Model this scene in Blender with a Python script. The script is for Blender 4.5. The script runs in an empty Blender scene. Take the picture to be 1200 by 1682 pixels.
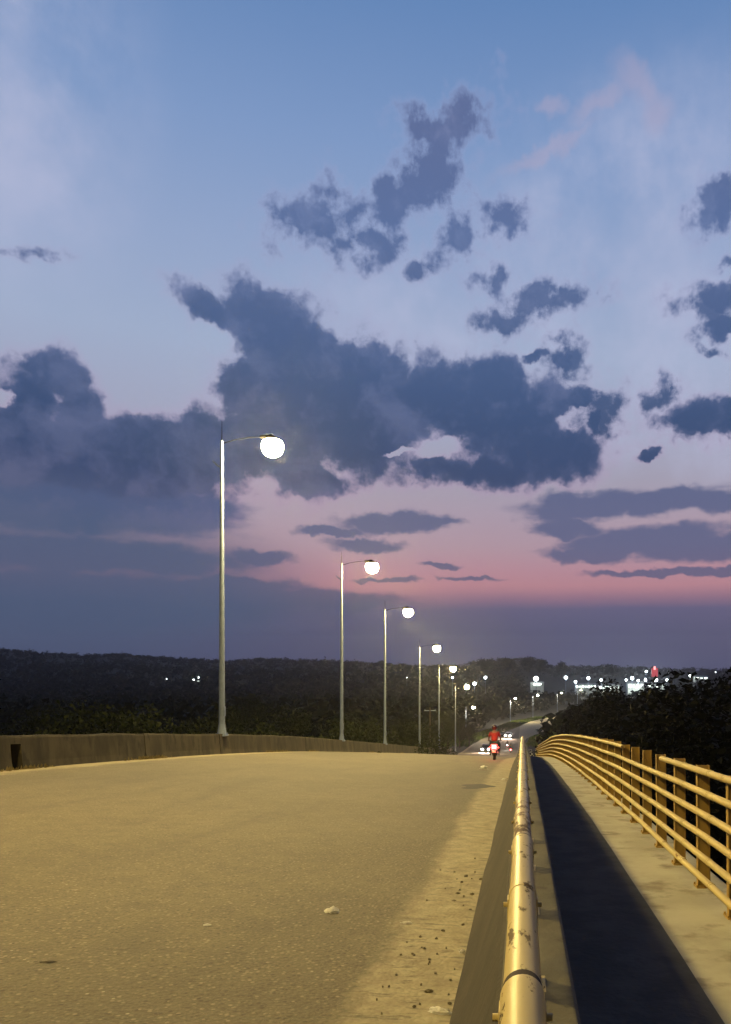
import bpy, bmesh, math, random
from mathutils import Vector, Matrix
R = math.radians
random.seed(7)
scene = bpy.context.scene
COL = scene.collection
F, CX, CY, CZ = 1250.0, 858.0, 1095.0, 1.75     # focal length in photo pixels, vanishing point, eye height

def s2l(c):
    return tuple(((v/255)/12.92 if v/255 <= .04045 else ((v/255+.055)/1.055)**2.4) for v in c) + (1.0,)

# ------------------------------------------------------------ camera
cam_d = bpy.data.cameras.new('camera'); cam = bpy.data.objects.new('camera', cam_d); COL.objects.link(cam)
cam.location = (0, 0, CZ); cam.rotation_euler = (R(90), 0, 0)
cam_d.sensor_fit = 'VERTICAL'; cam_d.sensor_height = 36.0; cam_d.sensor_width = 36.0
cam_d.lens = 36.0*F/1682
cam_d.shift_x = -(CX-600)/1682; cam_d.shift_y = (CY-841)/1682
cam_d.clip_start = .05; cam_d.clip_end = 9000
scene.camera = cam

# ------------------------------------------------------------ colour management
scene.view_settings.view_transform = 'Standard'; scene.view_settings.look = 'None'
scene.view_settings.gamma = 1; scene.view_settings.exposure = 0
scene.render.engine = 'CYCLES'
scene.cycles.use_denoising = True
scene.cycles.max_bounces = 5; scene.cycles.volume_bounces = 0
scene.cycles.sample_clamp_indirect = 4; scene.cycles.sample_clamp_direct = 0

# ------------------------------------------------------------ world: dusk sky with clouds, laid out by azimuth and elevation
w = bpy.data.worlds.new('World'); scene.world = w; w.use_nodes = True
wt = w.node_tree; wt.nodes.clear()
def N(t, typ, **kw):
    n = t.nodes.new(typ)
    for k, v in kw.items():
        if k == 'inp':
            for i, x in v.items():
                if hasattr(x, 'is_output'): t.links.new(x, n.inputs[i])
                else: n.inputs[i].default_value = x
        else: setattr(n, k, v)
    return n
def M_(t, op, a, b=None, c=None, clamp=False):
    inp = {0: a}
    if b is not None: inp[1] = b
    if c is not None: inp[2] = c
    n = N(t, 'ShaderNodeMath', operation=op, inp=inp); n.use_clamp = clamp
    return n.outputs[0]
def SS(t, x, a, b, lo=0.0, hi=1.0):
    n = N(t, 'ShaderNodeMapRange', interpolation_type='SMOOTHSTEP', inp={0: x, 1: a, 2: b, 3: lo, 4: hi})
    return n.outputs[0]
def MIX(t, f, a, b, mode='MIX'):
    n = t.nodes.new('ShaderNodeMix'); n.data_type = 'RGBA'; n.blend_type = mode
    for i, x in ((0, f), (6, a), (7, b)):
        if hasattr(x, 'is_output'): t.links.new(x, n.inputs[i])
        else: n.inputs[i].default_value = x
    return n.outputs[2]
def RAMP(t, fac, stops):
    n = t.nodes.new('ShaderNodeValToRGB'); t.links.new(fac, n.inputs[0])
    e = n.color_ramp.elements
    while len(e) > 1: e.remove(e[-1])
    e[0].position = stops[0][0]; e[0].color = stops[0][1]
    for p, c in stops[1:]:
        q = e.new(p); q.color = c
    return n.outputs[0]
def NOISE(t, vec, scale, detail=4, rough=.55, lac=2.0, dist=0, out=0):
    n = N(t, 'ShaderNodeTexNoise', inp={'Scale': scale, 'Detail': detail, 'Roughness': rough, 'Lacunarity': lac, 'Distortion': dist})
    if vec is not None: t.links.new(vec, n.inputs['Vector'])
    return n.outputs[out]

def azel(px, py):
    u, v = (px-CX)/F, (CY-py)/F
    return math.atan(u), math.atan2(v, math.hypot(1, u))
geo = N(wt, 'ShaderNodeNewGeometry')
neg = N(wt, 'ShaderNodeVectorMath', operation='SCALE', inp={0: geo.outputs['Incoming'], 3: -1.0})
sep = N(wt, 'ShaderNodeSeparateXYZ', inp={0: neg.outputs[0]})
az = M_(wt, 'ARCTAN2', sep.outputs[0], sep.outputs[1])
el = M_(wt, 'ARCSINE', sep.outputs[2])
ae = N(wt, 'ShaderNodeCombineXYZ', inp={0: az, 1: el, 2: 0.0}).outputs[0]
# clear dusk gradient
def ef(py): return max(0.0, math.atan((CY-py)/F)/(math.pi/2))
sky_stops = [(1095, (79,83,115)), (1040, (80,84,117)), (1003, (94,92,126)), (984, (148,112,134)), (966, (186,132,143)), (940, (184,138,152)),
             (900, (177,149,163)), (850, (171,154,171)), (790, (163,158,177)), (720, (162,166,191)), (600, (159,174,203)),
             (450, (147,166,202)), (250, (126,153,197)), (0, (99,134,184))]
st = [(ef(y), s2l(c)) for y, c in sky_stops] + [(.75, s2l((62,98,158))), (1.0, s2l((50,84,144)))]
elf = M_(wt, 'DIVIDE', el, math.pi/2, clamp=True)
# let the warm band wander a little so that it is not ruler straight
wav = NOISE(wt, ae, 3.0, 3)
elw = M_(wt, 'ADD', elf, M_(wt, 'MULTIPLY', M_(wt, 'SUBTRACT', wav, .5), .012))
clear = RAMP(wt, elw, st)
nish = N(wt, 'ShaderNodeTexSky', sky_type='NISHITA')
nish.sun_disc = False; nish.sun_elevation = R(0.5); nish.sun_rotation = R(35); nish.air_density = 1; nish.dust_density = 2
clear = MIX(wt, 1.0, clear, N(wt, 'ShaderNodeVectorMath', operation='SCALE', inp={0: nish.outputs[0], 3: 0.004}).outputs[0], 'ADD')

# coordinates roughened so that every outline is ragged
wn = NOISE(wt, ae, 24.0, 4, .6, out=1)
wv = N(wt, 'ShaderNodeVectorMath', operation='SUBTRACT', inp={0: wn, 1: (.5, .5, .5)}).outputs[0]
wv = N(wt, 'ShaderNodeVectorMath', operation='SCALE', inp={0: wv, 3: 0.045}).outputs[0]
aew = N(wt, 'ShaderNodeVectorMath', operation='ADD', inp={0: ae, 1: wv}).outputs[0]
def blob_field(blobs, vec, k=.3):
    # each blob waits for the one before it, which keeps the shader's working memory small
    cur = None; sp = N(wt, 'ShaderNodeSeparateXYZ', inp={0: vec}).outputs
    for cx, cy, rx, ry, rot in blobs:
        a0, e0 = azel(cx, cy)
        ax, _ = azel(cx+rx, cy); _, ey = azel(cx, cy-ry)
        if cur is not None: vec = N(wt, 'ShaderNodeCombineXYZ', inp={0: sp[0], 1: sp[1], 2: cur}).outputs[0]
        mp = N(wt, 'ShaderNodeMapping', vector_type='TEXTURE', inp={0: vec})
        mp.inputs[1].default_value = (a0, e0, 0)
        mp.inputs[2].default_value = (0, 0, R(rot))
        mp.inputs[3].default_value = (abs(ax-a0), abs(ey-e0), 1e6)
        ln = N(wt, 'ShaderNodeVectorMath', operation='LENGTH', inp={0: mp.outputs[0]}).outputs[1]
        cur = ln if cur is None else M_(wt, 'SMOOTH_MIN', cur, ln, k)
    return cur
# wide thin brighter lavender cloud on the right; upper left blob paints lamp glare
veil_glare_f = blob_field([(1010, 330, 260, 190, 20), (1120, 560, 260, 180, 0), (60, 170, 170, 380, -10), (1100, 740, 240, 60, 0), (760, 520, 260, 100, 0)], ae, .5)
vn = NOISE(wt, ae, 7.0, 6, .6)
veil_glare = M_(wt, 'MULTIPLY', SS(wt, veil_glare_f, 1.5, .2), SS(wt, vn, .3, .75), clamp=True)
sky1 = MIX(wt, M_(wt, 'MULTIPLY', veil_glare, .75), clear, s2l((186, 190, 218)))
wisp_f = blob_field([(1052, 140, 52, 34, -30), (985, 165, 60, 22, 25), (900, 250, 90, 14, 20), (905, 180, 25, 16, 0), (1080, 180, 30, 40, 0)], aew, .2)
sky1 = MIX(wt, M_(wt, 'MULTIPLY', SS(wt, M_(wt, 'ADD', wisp_f, M_(wt, 'MULTIPLY', vn, .8)), 1.8, .6), .5), sky1, s2l((172, 166, 194)))
# soft pink lining around the big clouds
cumulus = [
 # left tower and bank
 (92, 612, 78, 50, 0), (60, 660, 66, 52, 0), (135, 665, 55, 50, 0), (100, 770, 330, 88, 0), (250, 745, 200, 82, 0), (10, 745, 120, 90, 0),
 (420, 730, 170, 95, 0),
 # great anvil
 (345, 508, 72, 36, -25), (430, 520, 100, 52, -12), (500, 560, 100, 68, -15), (400, 630, 75, 58, 40), (480, 670, 150, 110, 0), (600, 620, 100, 76, 0), (560, 670, 120, 100, 0), (740, 660, 150, 80, 0), (830, 690, 140, 90, 0), (450, 560, 110, 70, -10),
 (590, 720, 110, 76, 0), (690, 650, 115, 66, 0), (810, 625, 82, 50, 0), (800, 700, 120, 48, 0), (880, 740, 130, 56, 0), (790, 775, 190, 34, 0),
 (900, 665, 52, 40, 20), (945, 655, 44, 30, 0), (975, 690, 36, 26, -60), (960, 740, 55, 50, 0), (925, 596, 22, 22, 0), (880, 585, 26, 14, 10), (500, 790, 90, 32, 0),
 # right hand pieces
 (1192, 330, 24, 44, 0), (1185, 490, 46, 30, 20), (1192, 535, 50, 26, 0), (1140, 682, 80, 30, 5), (1190, 690, 54, 30, 0),
 (1062, 752, 20, 9, 15)]
upper = [
 (738, 200, 78, 40, 8), (700, 285, 95, 58, 42), (640, 340, 105, 46, 28), (520, 368, 70, 50, 0), (540, 315, 34, 38, 0), (598, 405, 74, 40, 8),
 (752, 388, 36, 30, 0), (822, 362, 50, 32, 0), (690, 440, 36, 20, 20), (905, 498, 72, 28, 6), (885, 480, 36, 20, 0), (820, 530, 54, 28, 0), (808, 454, 40, 22, 0),
 (1168, 578, 24, 13, 0), (1195, 428, 24, 13, 0), (60, 415, 38, 15, 15), (925, 590, 38, 36, 0), (1165, 340, 36, 50, 0), (1160, 510, 50, 50, 0), (1090, 650, 34, 30, 0), (1120, 700, 60, 26, 0), (985, 690, 50, 50, 0)]
uf = blob_field(upper, aew, .12)
cf = blob_field(cumulus, aew, .18)
n1 = NOISE(wt, ae, 13.0, 6, .62)
n2 = NOISE(wt, ae, 46.0, 4, .6)
vor = N(wt, 'ShaderNodeTexVoronoi', inp={'Scale': 17.0, 'Detail': 3.0, 'Roughness': .55}); wt.links.new(aew, vor.inputs['Vector'])
bil = vor.outputs['Distance']
pert = M_(wt, 'ADD', M_(wt, 'MULTIPLY', M_(wt, 'SUBTRACT', n1, .5), .6), M_(wt, 'ADD', M_(wt, 'MULTIPLY', M_(wt, 'SUBTRACT', n2, .5), .5), M_(wt, 'MULTIPLY', M_(wt, 'SUBTRACT', bil, .42), .55)))
cd = M_(wt, 'SUBTRACT', M_(wt, 'ADD', cf, pert), .20)
holes = blob_field([(722, 740, 38, 14, 14), (655, 746, 24, 5, 0), (945, 682, 34, 18, 15), (5, 655, 18, 16, 0), (350, 556, 34, 24, -40), (250, 600, 95, 62, 0)], aew, .1)
cd = M_(wt, 'ADD', cd, SS(wt, M_(wt, 'ADD', holes, M_(wt, 'MULTIPLY', pert, .5)), 1.6, .35, 0.0, .8))
n4 = NOISE(wt, ae, 26.0, 5, .62)
pu = M_(wt, 'ADD', M_(wt, 'MULTIPLY', M_(wt, 'SUBTRACT', n4, .5), 3.4), M_(wt, 'ADD', M_(wt, 'MULTIPLY', M_(wt, 'SUBTRACT', n2, .5), 1.0), M_(wt, 'MULTIPLY', M_(wt, 'SUBTRACT', bil, .42), .5)))
ud = M_(wt, 'SUBTRACT', M_(wt, 'ADD', uf, pu), .22)
halo = M_(wt, 'MAXIMUM', SS(wt, cd, 1.55, .95), SS(wt, ud, 1.75, 1.0, 0, .8))
dens = M_(wt, 'MAXIMUM', SS(wt, cd, 1.20, .80), SS(wt, ud, 1.32, .45, 0, .96))
lining = RAMP(wt, elf, [(ef(1000), s2l((170,120,150))), (ef(740), s2l((176,156,188))), (ef(600), s2l((168,166,198))), (ef(200), s2l((150,160,200)))])
sky2 = MIX(wt, M_(wt, 'MULTIPLY', halo, .45), sky1, lining)
dark_c = RAMP(wt, elf, [(ef(900), s2l((76,88,122))), (ef(800), s2l((38,64,104))), (ef(700), s2l((44,72,114))), (ef(600), s2l((60,86,130))), (ef(500), s2l((74,96,140))), (ef(380), s2l((84,106,152))), (ef(200), s2l((90,105,148)))])
lite_c = RAMP(wt, elf, [(ef(900), s2l((112,108,140))), (ef(780), s2l((86,98,135))), (ef(600), s2l((100,114,155))), (ef(380), s2l((118,134,176))), (ef(200), s2l((120,130,170)))])
n3 = NOISE(wt, aew, 8.0, 6, .64)
body = M_(wt, 'ADD', M_(wt, 'MULTIPLY', n3, 1.0), M_(wt, 'MULTIPLY', M_(wt, 'SUBTRACT', bil, .42), -.22))
shade = M_(wt, 'ADD', SS(wt, M_(wt, 'ADD', body, SS(wt, az, -.15, -.5, 0, .09)), .35, .60, 0, .8), SS(wt, M_(wt, 'MINIMUM', cd, ud), .55, 1.05, 0.0, .5), clamp=True)
ccol = MIX(wt, M_(wt, 'MULTIPLY', shade, .8), dark_c, lite_c)
sky3 = MIX(wt, M_(wt, 'MULTIPLY', dens, .95), sky2, ccol)
# low stratus: stretched sideways
aes = N(wt, 'ShaderNodeVectorMath', operation='MULTIPLY', inp={0: ae, 1: (1.0, 3.4, 1.0)}).outputs[0]
s1 = NOISE(wt, aes, 14.0, 5, .6)
strat = [(110, 842, 270, 34, 0), (320, 835, 90, 26, 0), (650, 858, 95, 15, 3), (600, 893, 62, 12, 0), (540, 872, 60, 8, 0), (700, 855, 60, 8, 0), (960, 832, 110, 24, 4), (1090, 822, 110, 20, 5), (1180, 822, 50, 20, -5), (930, 868, 60, 18, 0),
         (1060, 888, 150, 26, 3), (1150, 902, 130, 24, 0), (970, 910, 85, 14, 0), (1080, 941, 130, 7, 0), (1180, 938, 60, 7, 0), (722, 928, 36, 5, 4), (630, 951, 55, 4, 0), (770, 948, 50, 4, -2),
         (60, 905, 210, 34, 0), (230, 915, 190, 26, 0), (60, 980, 420, 50, 0), (250, 985, 330, 40, 0), (430, 915, 60, 12, 0), (380, 960, 130, 14, 0), (500, 985, 170, 18, 0)]
wv2 = N(wt, 'ShaderNodeVectorMath', operation='SCALE', inp={0: wv, 3: .65}).outputs[0]
aew2 = N(wt, 'ShaderNodeVectorMath', operation='ADD', inp={0: ae, 1: wv2}).outputs[0]
sf = blob_field(strat, aew2, .22)
sd = M_(wt, 'ADD', sf, M_(wt, 'MULTIPLY', M_(wt, 'SUBTRACT', s1, .5), 1.1))
sm = SS(wt, sd, 1.28, .7)
scol = RAMP(wt, elf, [(ef(1010), s2l((74,84,114))), (ef(960), s2l((88,92,124))), (ef(900), s2l((78,92,130))), (ef(820), s2l((76,90,130)))])
sky4 = MIX(wt, M_(wt, 'MULTIPLY', sm, .85), sky3, scol)
# the bank low on the left is deeper blue
bank_f = blob_field([(30, 950, 470, 145, 0), (-300, 900, 560, 190, 0)], ae, .3)
sky4 = MIX(wt, SS(wt, bank_f, 1.25, .6, 0, .75), sky4, s2l((76,92,122)))
below = SS(wt, sep.outputs[2], -.03, -.12)
sky5 = MIX(wt, below, sky4, (.012, .014, .02, 1))
# dusk glow stays ahead; unseen sky overhead and behind is dimmed to cut ambient light
sky_dim = SS(wt, sep.outputs[1], .08, .64, .07, 1.0)
sky5 = MIX(wt, sky_dim, (.012, .02, .05, 1), sky5)
bg = N(wt, 'ShaderNodeBackground', inp={0: sky5, 1: 1.0})
wo = N(wt, 'ShaderNodeOutputWorld', inp={0: bg.outputs[0]})
w.cycles.sampling_method = 'MANUAL'; w.cycles.sample_map_resolution = 512

# ------------------------------------------------------------ afterglow of the set sun
sd_ = bpy.data.lights.new('sun', 'SUN'); so = bpy.data.objects.new('sun', sd_); COL.objects.link(so)
sd_.energy = .03; sd_.angle = R(10); sd_.color = (1, .62, .55)
so.rotation_euler = (R(84), 0, R(180-35))

# ------------------------------------------------------------ mesh helpers
class MB:
    def __init__(s): s.v = []; s.f = []; s.m = []; s.sm = []
    def add(s, vs, fs, mi=0, smooth=False):
        o = len(s.v); s.v += [tuple(v) for v in vs]
        for f in fs: s.f.append(tuple(o+i for i in f)); s.m.append(mi); s.sm.append(smooth)
    def box(s, x0, x1, y0, y1, z0, z1, mi=0, bev=0, mat=None):
        if bev <= 0:
            vs = [(x, y, z) for z in (z0, z1) for y in (y0, y1) for x in (x0, x1)]
            fs = [(0,2,3,1), (4,5,7,6), (0,1,5,4), (2,6,7,3), (0,4,6,2), (1,3,7,5)]
        else:
            bm = bmesh.new(); bmesh.ops.create_cube(bm, size=1)
            for v in bm.verts: v.co = Vector(((x0+x1)/2+v.co.x*(x1-x0), (y0+y1)/2+v.co.y*(y1-y0), (z0+z1)/2+v.co.z*(z1-z0)))
            bmesh.ops.bevel(bm, geom=bm.edges[:], offset=bev, segments=2, affect='EDGES', profile=.5)
            bm.verts.ensure_lookup_table()
            vs = [v.co.copy() for v in bm.verts]; fs = [tuple(v.index for v in f.verts) for f in bm.faces]; bm.free()
        if mat: vs = [mat @ Vector(v) for v in vs]
        s.add(vs, fs, mi)
    def tube(s, pts, rads, seg=12, mi=0, caps=True, smooth=True, sx=1.0):
        pts = [Vector(p) for p in pts]
        if not hasattr(rads, '__len__'): rads = [rads]*len(pts)
        vs = []; fs = []; prev = None
        for i, p in enumerate(pts):
            d = (pts[min(i+1, len(pts)-1)]-pts[max(i-1, 0)]).normalized()
            up = Vector((0, 0, 1)) if abs(d.z) < .95 else Vector((0, 1, 0))
            a = d.cross(up).normalized(); b = a.cross(d).normalized()
            for k in range(seg):
                t = 2*math.pi*k/seg
                vs.append(p + (a*math.cos(t)*sx + b*math.sin(t))*rads[i])
        for i in range(len(pts)-1):
            for k in range(seg):
                k2 = (k+1) % seg
                fs.append((i*seg+k, i*seg+k2, (i+1)*seg+k2, (i+1)*seg+k))
        s.add(vs, fs, mi, smooth)
        if caps:
            o = len(vs)
            s.add([vs[k] for k in range(seg)][::-1] + [vs[o-seg+k] for k in range(seg)], [tuple(range(seg)), tuple(range(seg, 2*seg))], mi)
    def ball(s, c, r, seg=14, rings=8, mi=0, zmin=-1.0, zmax=1.0):
        rx, ry, rz = r if hasattr(r, '__len__') else (r, r, r)
        vs = []; fs = []
        for i in range(rings+1):
            z = zmin+(zmax-zmin)*0
            ph = math.asin(zmin) + (math.asin(zmax)-math.asin(zmin))*i/rings
            for k in range(seg):
                t = 2*math.pi*k/seg
                vs.append((c[0]+rx*math.cos(ph)*math.cos(t), c[1]+ry*math.cos(ph)*math.sin(t), c[2]+rz*math.sin(ph)))
        for i in range(rings):
            for k in range(seg):
                k2 = (k+1) % seg
                fs.append((i*seg+k, i*seg+k2, (i+1)*seg+k2, (i+1)*seg+k))
        s.add(vs, fs, mi, True)
        if zmax < 1: s.add(vs[-seg:], [tuple(range(seg))], mi)
        if zmin > -1: s.add(vs[:seg][::-1], [tuple(range(seg))], mi)
    def sweep(s, rings, closed=True, mi=0, smooth=False, caps=False):
        n = len(rings[0]); vs = [p for r in rings for p in r]; fs = []
        for i in range(len(rings)-1):
            for k in range(n if closed else n-1):
                k2 = (k+1) % n
                fs.append((i*n+k, i*n+k2, (i+1)*n+k2, (i+1)*n+k))
        s.add(vs, fs, mi, smooth)
        if caps: s.add(list(rings[0])+list(rings[-1]), [tuple(range(n))[::-1], tuple(range(n, 2*n))], mi)
    def build(s, name, mats, parent=None, link=True):
        me = bpy.data.meshes.new(name); me.from_pydata(s.v, [], s.f)
        if not isinstance(mats, (list, tuple)): mats = [mats]
        for m in mats: me.materials.append(m)
        me.polygons.foreach_set('material_index', s.m); me.polygons.foreach_set('use_smooth', s.sm); me.update()
        o = bpy.data.objects.new(name, me)
        if link: COL.objects.link(o)
        if parent: o.parent = parent
        return o
def tag(o, label=None, cat=None, group=None, kind=None):
    if label: o['label'] = label
    if cat: o['category'] = cat
    if group: o['group'] = group
    if kind: o['kind'] = kind
    return o
def empty(name, loc, rz=0):
    o = bpy.data.objects.new(name, None); COL.objects.link(o); o.location = loc; o.rotation_euler = (0, 0, rz); o.empty_display_size = .3
    return o
def copy_tree(o, parent=None):
    c = o.copy(); COL.objects.link(c); c.parent = parent
    for ch in list(o.children): copy_tree(ch, c)
    return c

# ------------------------------------------------------------ materials
def mat(name, base=(.5,.5,.5), rough=.7, metal=0.0):
    m = bpy.data.materials.new(name); m.use_nodes = True; t = m.node_tree
    b = t.nodes['Principled BSDF']
    b.inputs['Base Color'].default_value = (*base[:3], 1); b.inputs['Roughness'].default_value = rough; b.inputs['Metallic'].default_value = metal
    return m, t, b
def coords(t, scale=(1,1,1), obj=True):
    g = N(t, 'ShaderNodeTexCoord')
    mp = N(t, 'ShaderNodeMapping', inp={0: g.outputs['Object' if obj else 'Generated']}); mp.inputs[3].default_value = scale
    return mp.outputs[0]
def bump(t, b, h, strength=.3, dist=.02):
    n = N(t, 'ShaderNodeBump', inp={'Height': h, 'Strength': strength, 'Distance': dist})
    t.links.new(n.outputs[0], b.inputs['Normal'])
def mottled(name, c1, c2, scale=3.0, rough=.8, detail=6, stretch=(1,1,1), bumps=.2, metal=0.0, dist=.02, c3=None, s3=20.0, t3=(.62,.72)):
    m, t, b = mat(name, c1, rough, metal)
    v = coords(t, stretch)
    n = NOISE(t, v, scale, detail, .6)
    col = MIX(t, SS(t, n, .35, .65), (*c1, 1), (*c2, 1))
    if c3:
        n3 = NOISE(t, v, s3, 5, .6)
        col = MIX(t, SS(t, n3, t3[0], t3[1]), col, (*c3, 1))
    t.links.new(col, b.inputs['Base Color'])
    if bumps: bump(t, b, NOISE(t, v, scale*8, 4, .6), bumps, dist)
    return m
def emit(name, col, strength):
    m, t, b = mat(name, (.02,.02,.02), .6)
    b.inputs['Emission Color'].default_value = (*col, 1); b.inputs['Emission Strength'].default_value = strength
    return m

def asphalt():
    m, t, b = mat('asphalt', (.1,.1,.1), .85)
    v = coords(t)
    big = NOISE(t, v, .35, 5, .6); mid = NOISE(t, v, 3.0, 6, .6)
    base = MIX(t, SS(t, big, .3, .7), (.125, .102, .062, 1), (.16, .132, .082, 1))
    base = MIX(t, SS(t, mid, .3, .75, 0, .5), base, (.085, .072, .05, 1))
    # aggregate stones
    vo = N(t, 'ShaderNodeTexVoronoi', inp={'Scale': 30.0}); t.links.new(v, vo.inputs['Vector'])
    sr = N(t, 'ShaderNodeSeparateColor', inp={0: vo.outputs['Color']})
    stone = M_(t, 'MULTIPLY', SS(t, vo.outputs['Distance'], .5, .25), SS(t, sr.outputs[0], .55, .95), clamp=True)
    base = MIX(t, M_(t, 'MULTIPLY', stone, .75), base, (.3, .25, .17, 1))
    darks = M_(t, 'MULTIPLY', SS(t, vo.outputs['Distance'], .6, .2), SS(t, sr.outputs[1], .6, .95), clamp=True)
    base = MIX(t, M_(t, 'MULTIPLY', darks, .6), base, (.035, .03, .022, 1))
    gr = NOISE(t, v, 55.0, 3, .7)
    base = MIX(t, SS(t, gr, .52, .72, 0, .6), base, (.24, .20, .135, 1))
    base = MIX(t, SS(t, gr, .48, .30, 0, .6), base, (.055, .045, .03, 1))
    wear = NOISE(t, N(t, 'ShaderNodeVectorMath', operation='MULTIPLY', inp={0: v, 1: (1.0, .12, 1)}).outputs[0], .8, 4, .6)
    base = MIX(t, SS(t, wear, .5, .7, 0, .3), base, (.07, .058, .042, 1))
    v2 = N(t, 'ShaderNodeTexVoronoi', inp={'Scale': 13.0}); t.links.new(v, v2.inputs['Vector'])
    s2 = N(t, 'ShaderNodeSeparateColor', inp={0: v2.outputs['Color']})
    chip = M_(t, 'MULTIPLY', SS(t, v2.outputs['Distance'], .16, .09), SS(t, s2.outputs[2], .86, .9), clamp=True)
    base = MIX(t, M_(t, 'MULTIPLY', chip, .7), base, (.36, .32, .24, 1))
    # dust and silt thrown to the kerb
    sx = N(t, 'ShaderNodeSeparateXYZ', inp={0: v})
    en = NOISE(t, N(t, 'ShaderNodeVectorMath', operation='MULTIPLY', inp={0: v, 1: (1.4, .45, 1)}).outputs[0], 1.6, 7, .62)
    fine = NOISE(t, v, 9.0, 6, .65)
    edge = M_(t, 'ADD', sx.outputs[0], M_(t, 'ADD', M_(t, 'MULTIPLY', M_(t, 'SUBTRACT', en, .5), .42), M_(t, 'MULTIPLY', M_(t, 'SUBTRACT', fine, .5), .22)))
    dust = SS(t, edge, -1.12, -.86)
    dcol = MIX(t, SS(t, NOISE(t, v, 5.0, 7, .65), .3, .7), (.24, .20, .125, 1), (.40, .345, .22, 1))
    stv = N(t, 'ShaderNodeVectorMath', operation='MULTIPLY', inp={0: v, 1: (3.0, 11.0, 1)}).outputs[0]
    dcol = MIX(t, M_(t, 'MULTIPLY', SS(t, NOISE(t, stv, 1.7, 6, .65), .54, .66), .6), dcol, (.05, .043, .03, 1))
    base = MIX(t, M_(t, 'MULTIPLY', dust, .85), base, dcol)
    ldust = SS(t, M_(t, 'ADD', sx.outputs[0], M_(t, 'MULTIPLY', M_(t, 'SUBTRACT', en, .5), 1.5)), -11.2, -11.7)
    base = MIX(t, M_(t, 'MULTIPLY', ldust, .8), base, dcol)
    t.links.new(base, b.inputs['Base Color'])
    h = M_(t, 'ADD', M_(t, 'MULTIPLY', vo.outputs['Distance'], -1.0), M_(t, 'MULTIPLY', fine, .7))
    bump(t, b, h, .55, .012)
    return m
MAT = {}
MAT['asphalt'] = asphalt()
MAT['concrete_walk'] = mottled('walk_concrete', (.40,.37,.29), (.31,.285,.22), 1.6, .85, 7, bumps=.25, c3=(.19,.165,.12), s3=2.3, t3=(.52,.70))
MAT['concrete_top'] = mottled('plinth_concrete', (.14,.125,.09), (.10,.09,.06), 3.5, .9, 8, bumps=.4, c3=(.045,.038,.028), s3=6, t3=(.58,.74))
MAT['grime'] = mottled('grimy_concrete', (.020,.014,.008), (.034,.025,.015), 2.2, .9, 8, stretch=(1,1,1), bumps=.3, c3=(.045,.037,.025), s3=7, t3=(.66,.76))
MAT['shade_strip'] = mottled('shade_strip', (.09,.088,.085), (.12,.115,.11), 3, .95, 7, bumps=.5, c3=(.10,.09,.085), s3=5, t3=(.58,.75))  # shade tone for the strip beside the barrier
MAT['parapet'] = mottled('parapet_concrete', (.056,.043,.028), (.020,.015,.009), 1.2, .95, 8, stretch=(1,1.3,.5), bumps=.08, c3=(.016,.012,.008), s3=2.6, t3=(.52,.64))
MAT['shade_strip'].node_tree.nodes['Principled BSDF'].inputs['Specular IOR Level'].default_value = .12
MAT['steel'] = mottled('galvanised_steel', (.20,.25,.40), (.165,.21,.34), 6, .7, 5, bumps=.05, metal=.15)
MAT['black'] = mat('black_rubber', (.018,.018,.018), .7)[0]
MAT['dark_metal'] = mat('dark_metal', (.05,.05,.055), .45, .6)[0]
MAT['soil'] = mottled('valley_soil', (.007,.009,.006), (.011,.012,.008), .05, .95, 8, bumps=0, c3=(.005,.007,.004), s3=.2, t3=(.5,.6))
MAT['lamp'] = emit('lamp_lens', (1, .88, .62), 110)
MAT['lamp_near'] = emit('near_lamp_lens', (1, .735, .225), 1250)
MAT['lamp_first'] = emit('brightest_lamp_lens', (1, .76, .28), 1700)
MAT['arm'] = mat('unlit_arm_black', (.003,.003,.0035), 1)[0]; MAT['arm'].node_tree.nodes['Principled BSDF'].inputs['Specular IOR Level'].default_value = 0  # near-black colour makes arm, finial and housing look unlit
MAT['lamp_cool'] = emit('cool_lamp_lens', (.86, .97, 1), 14)
MAT['head'] = emit('headlight_lens', (1, .95, .85), 26)
MAT['tail'] = emit('tail_light_lens', (1, .06, .05), 9)
MAT['tailcore'] = emit('tail_lamp_core', (1, .45, .5), 14)
def paint(name, c1, c2, rust, amount=(.6,.7), rough=.4, rs=7.0, stretch=(1,.35,1)):
    m, t, b = mat(name, c1, rough); b.inputs['Specular IOR Level'].default_value = .22
    v = coords(t, stretch)
    col = MIX(t, SS(t, NOISE(t, v, 2.2, 6, .6), .35, .7), (*c1,1), (*c2,1))
    r = SS(t, NOISE(t, v, rs, 9, .68), amount[0], amount[1])
    r2 = M_(t, 'MULTIPLY', r, SS(t, NOISE(t, v, .9, 3), .34, .52), clamp=True)
    col = MIX(t, r2, col, (*rust,1))
    t.links.new(col, b.inputs['Base Color'])
    t.links.new(M_(t, 'ADD', M_(t, 'MULTIPLY', r2, .45), rough), b.inputs['Roughness'])
    bump(t, b, NOISE(t, v, 40, 4), .12, .006)
    return m
MAT['pipe'] = paint('cream_pipe_paint', (.50,.40,.17), (.43,.345,.16), (.06,.035,.02), (.56,.61), .42, 17.0)
MAT['pipe_worn'] = paint('worn_pipe_paint', (.44,.36,.22), (.40,.30,.20), (.12,.08,.06), (.48,.6), .5, 14.0)
MAT['rail'] = paint('yellow_rail_paint', (.54,.42,.17), (.46,.36,.15), (.16,.07,.03), (.6,.7), .6, 9.0)
MAT['post'] = paint('ochre_post_paint', (.40,.26,.07), (.33,.21,.06), (.14,.05,.02), (.55,.68), .55, 6.0, (1,1,.6))
MAT['joint'] = mat('dark_joint_rust', (.03,.018,.012), .9)[0]  # dark seam colour at the pipe and rail joints

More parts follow.
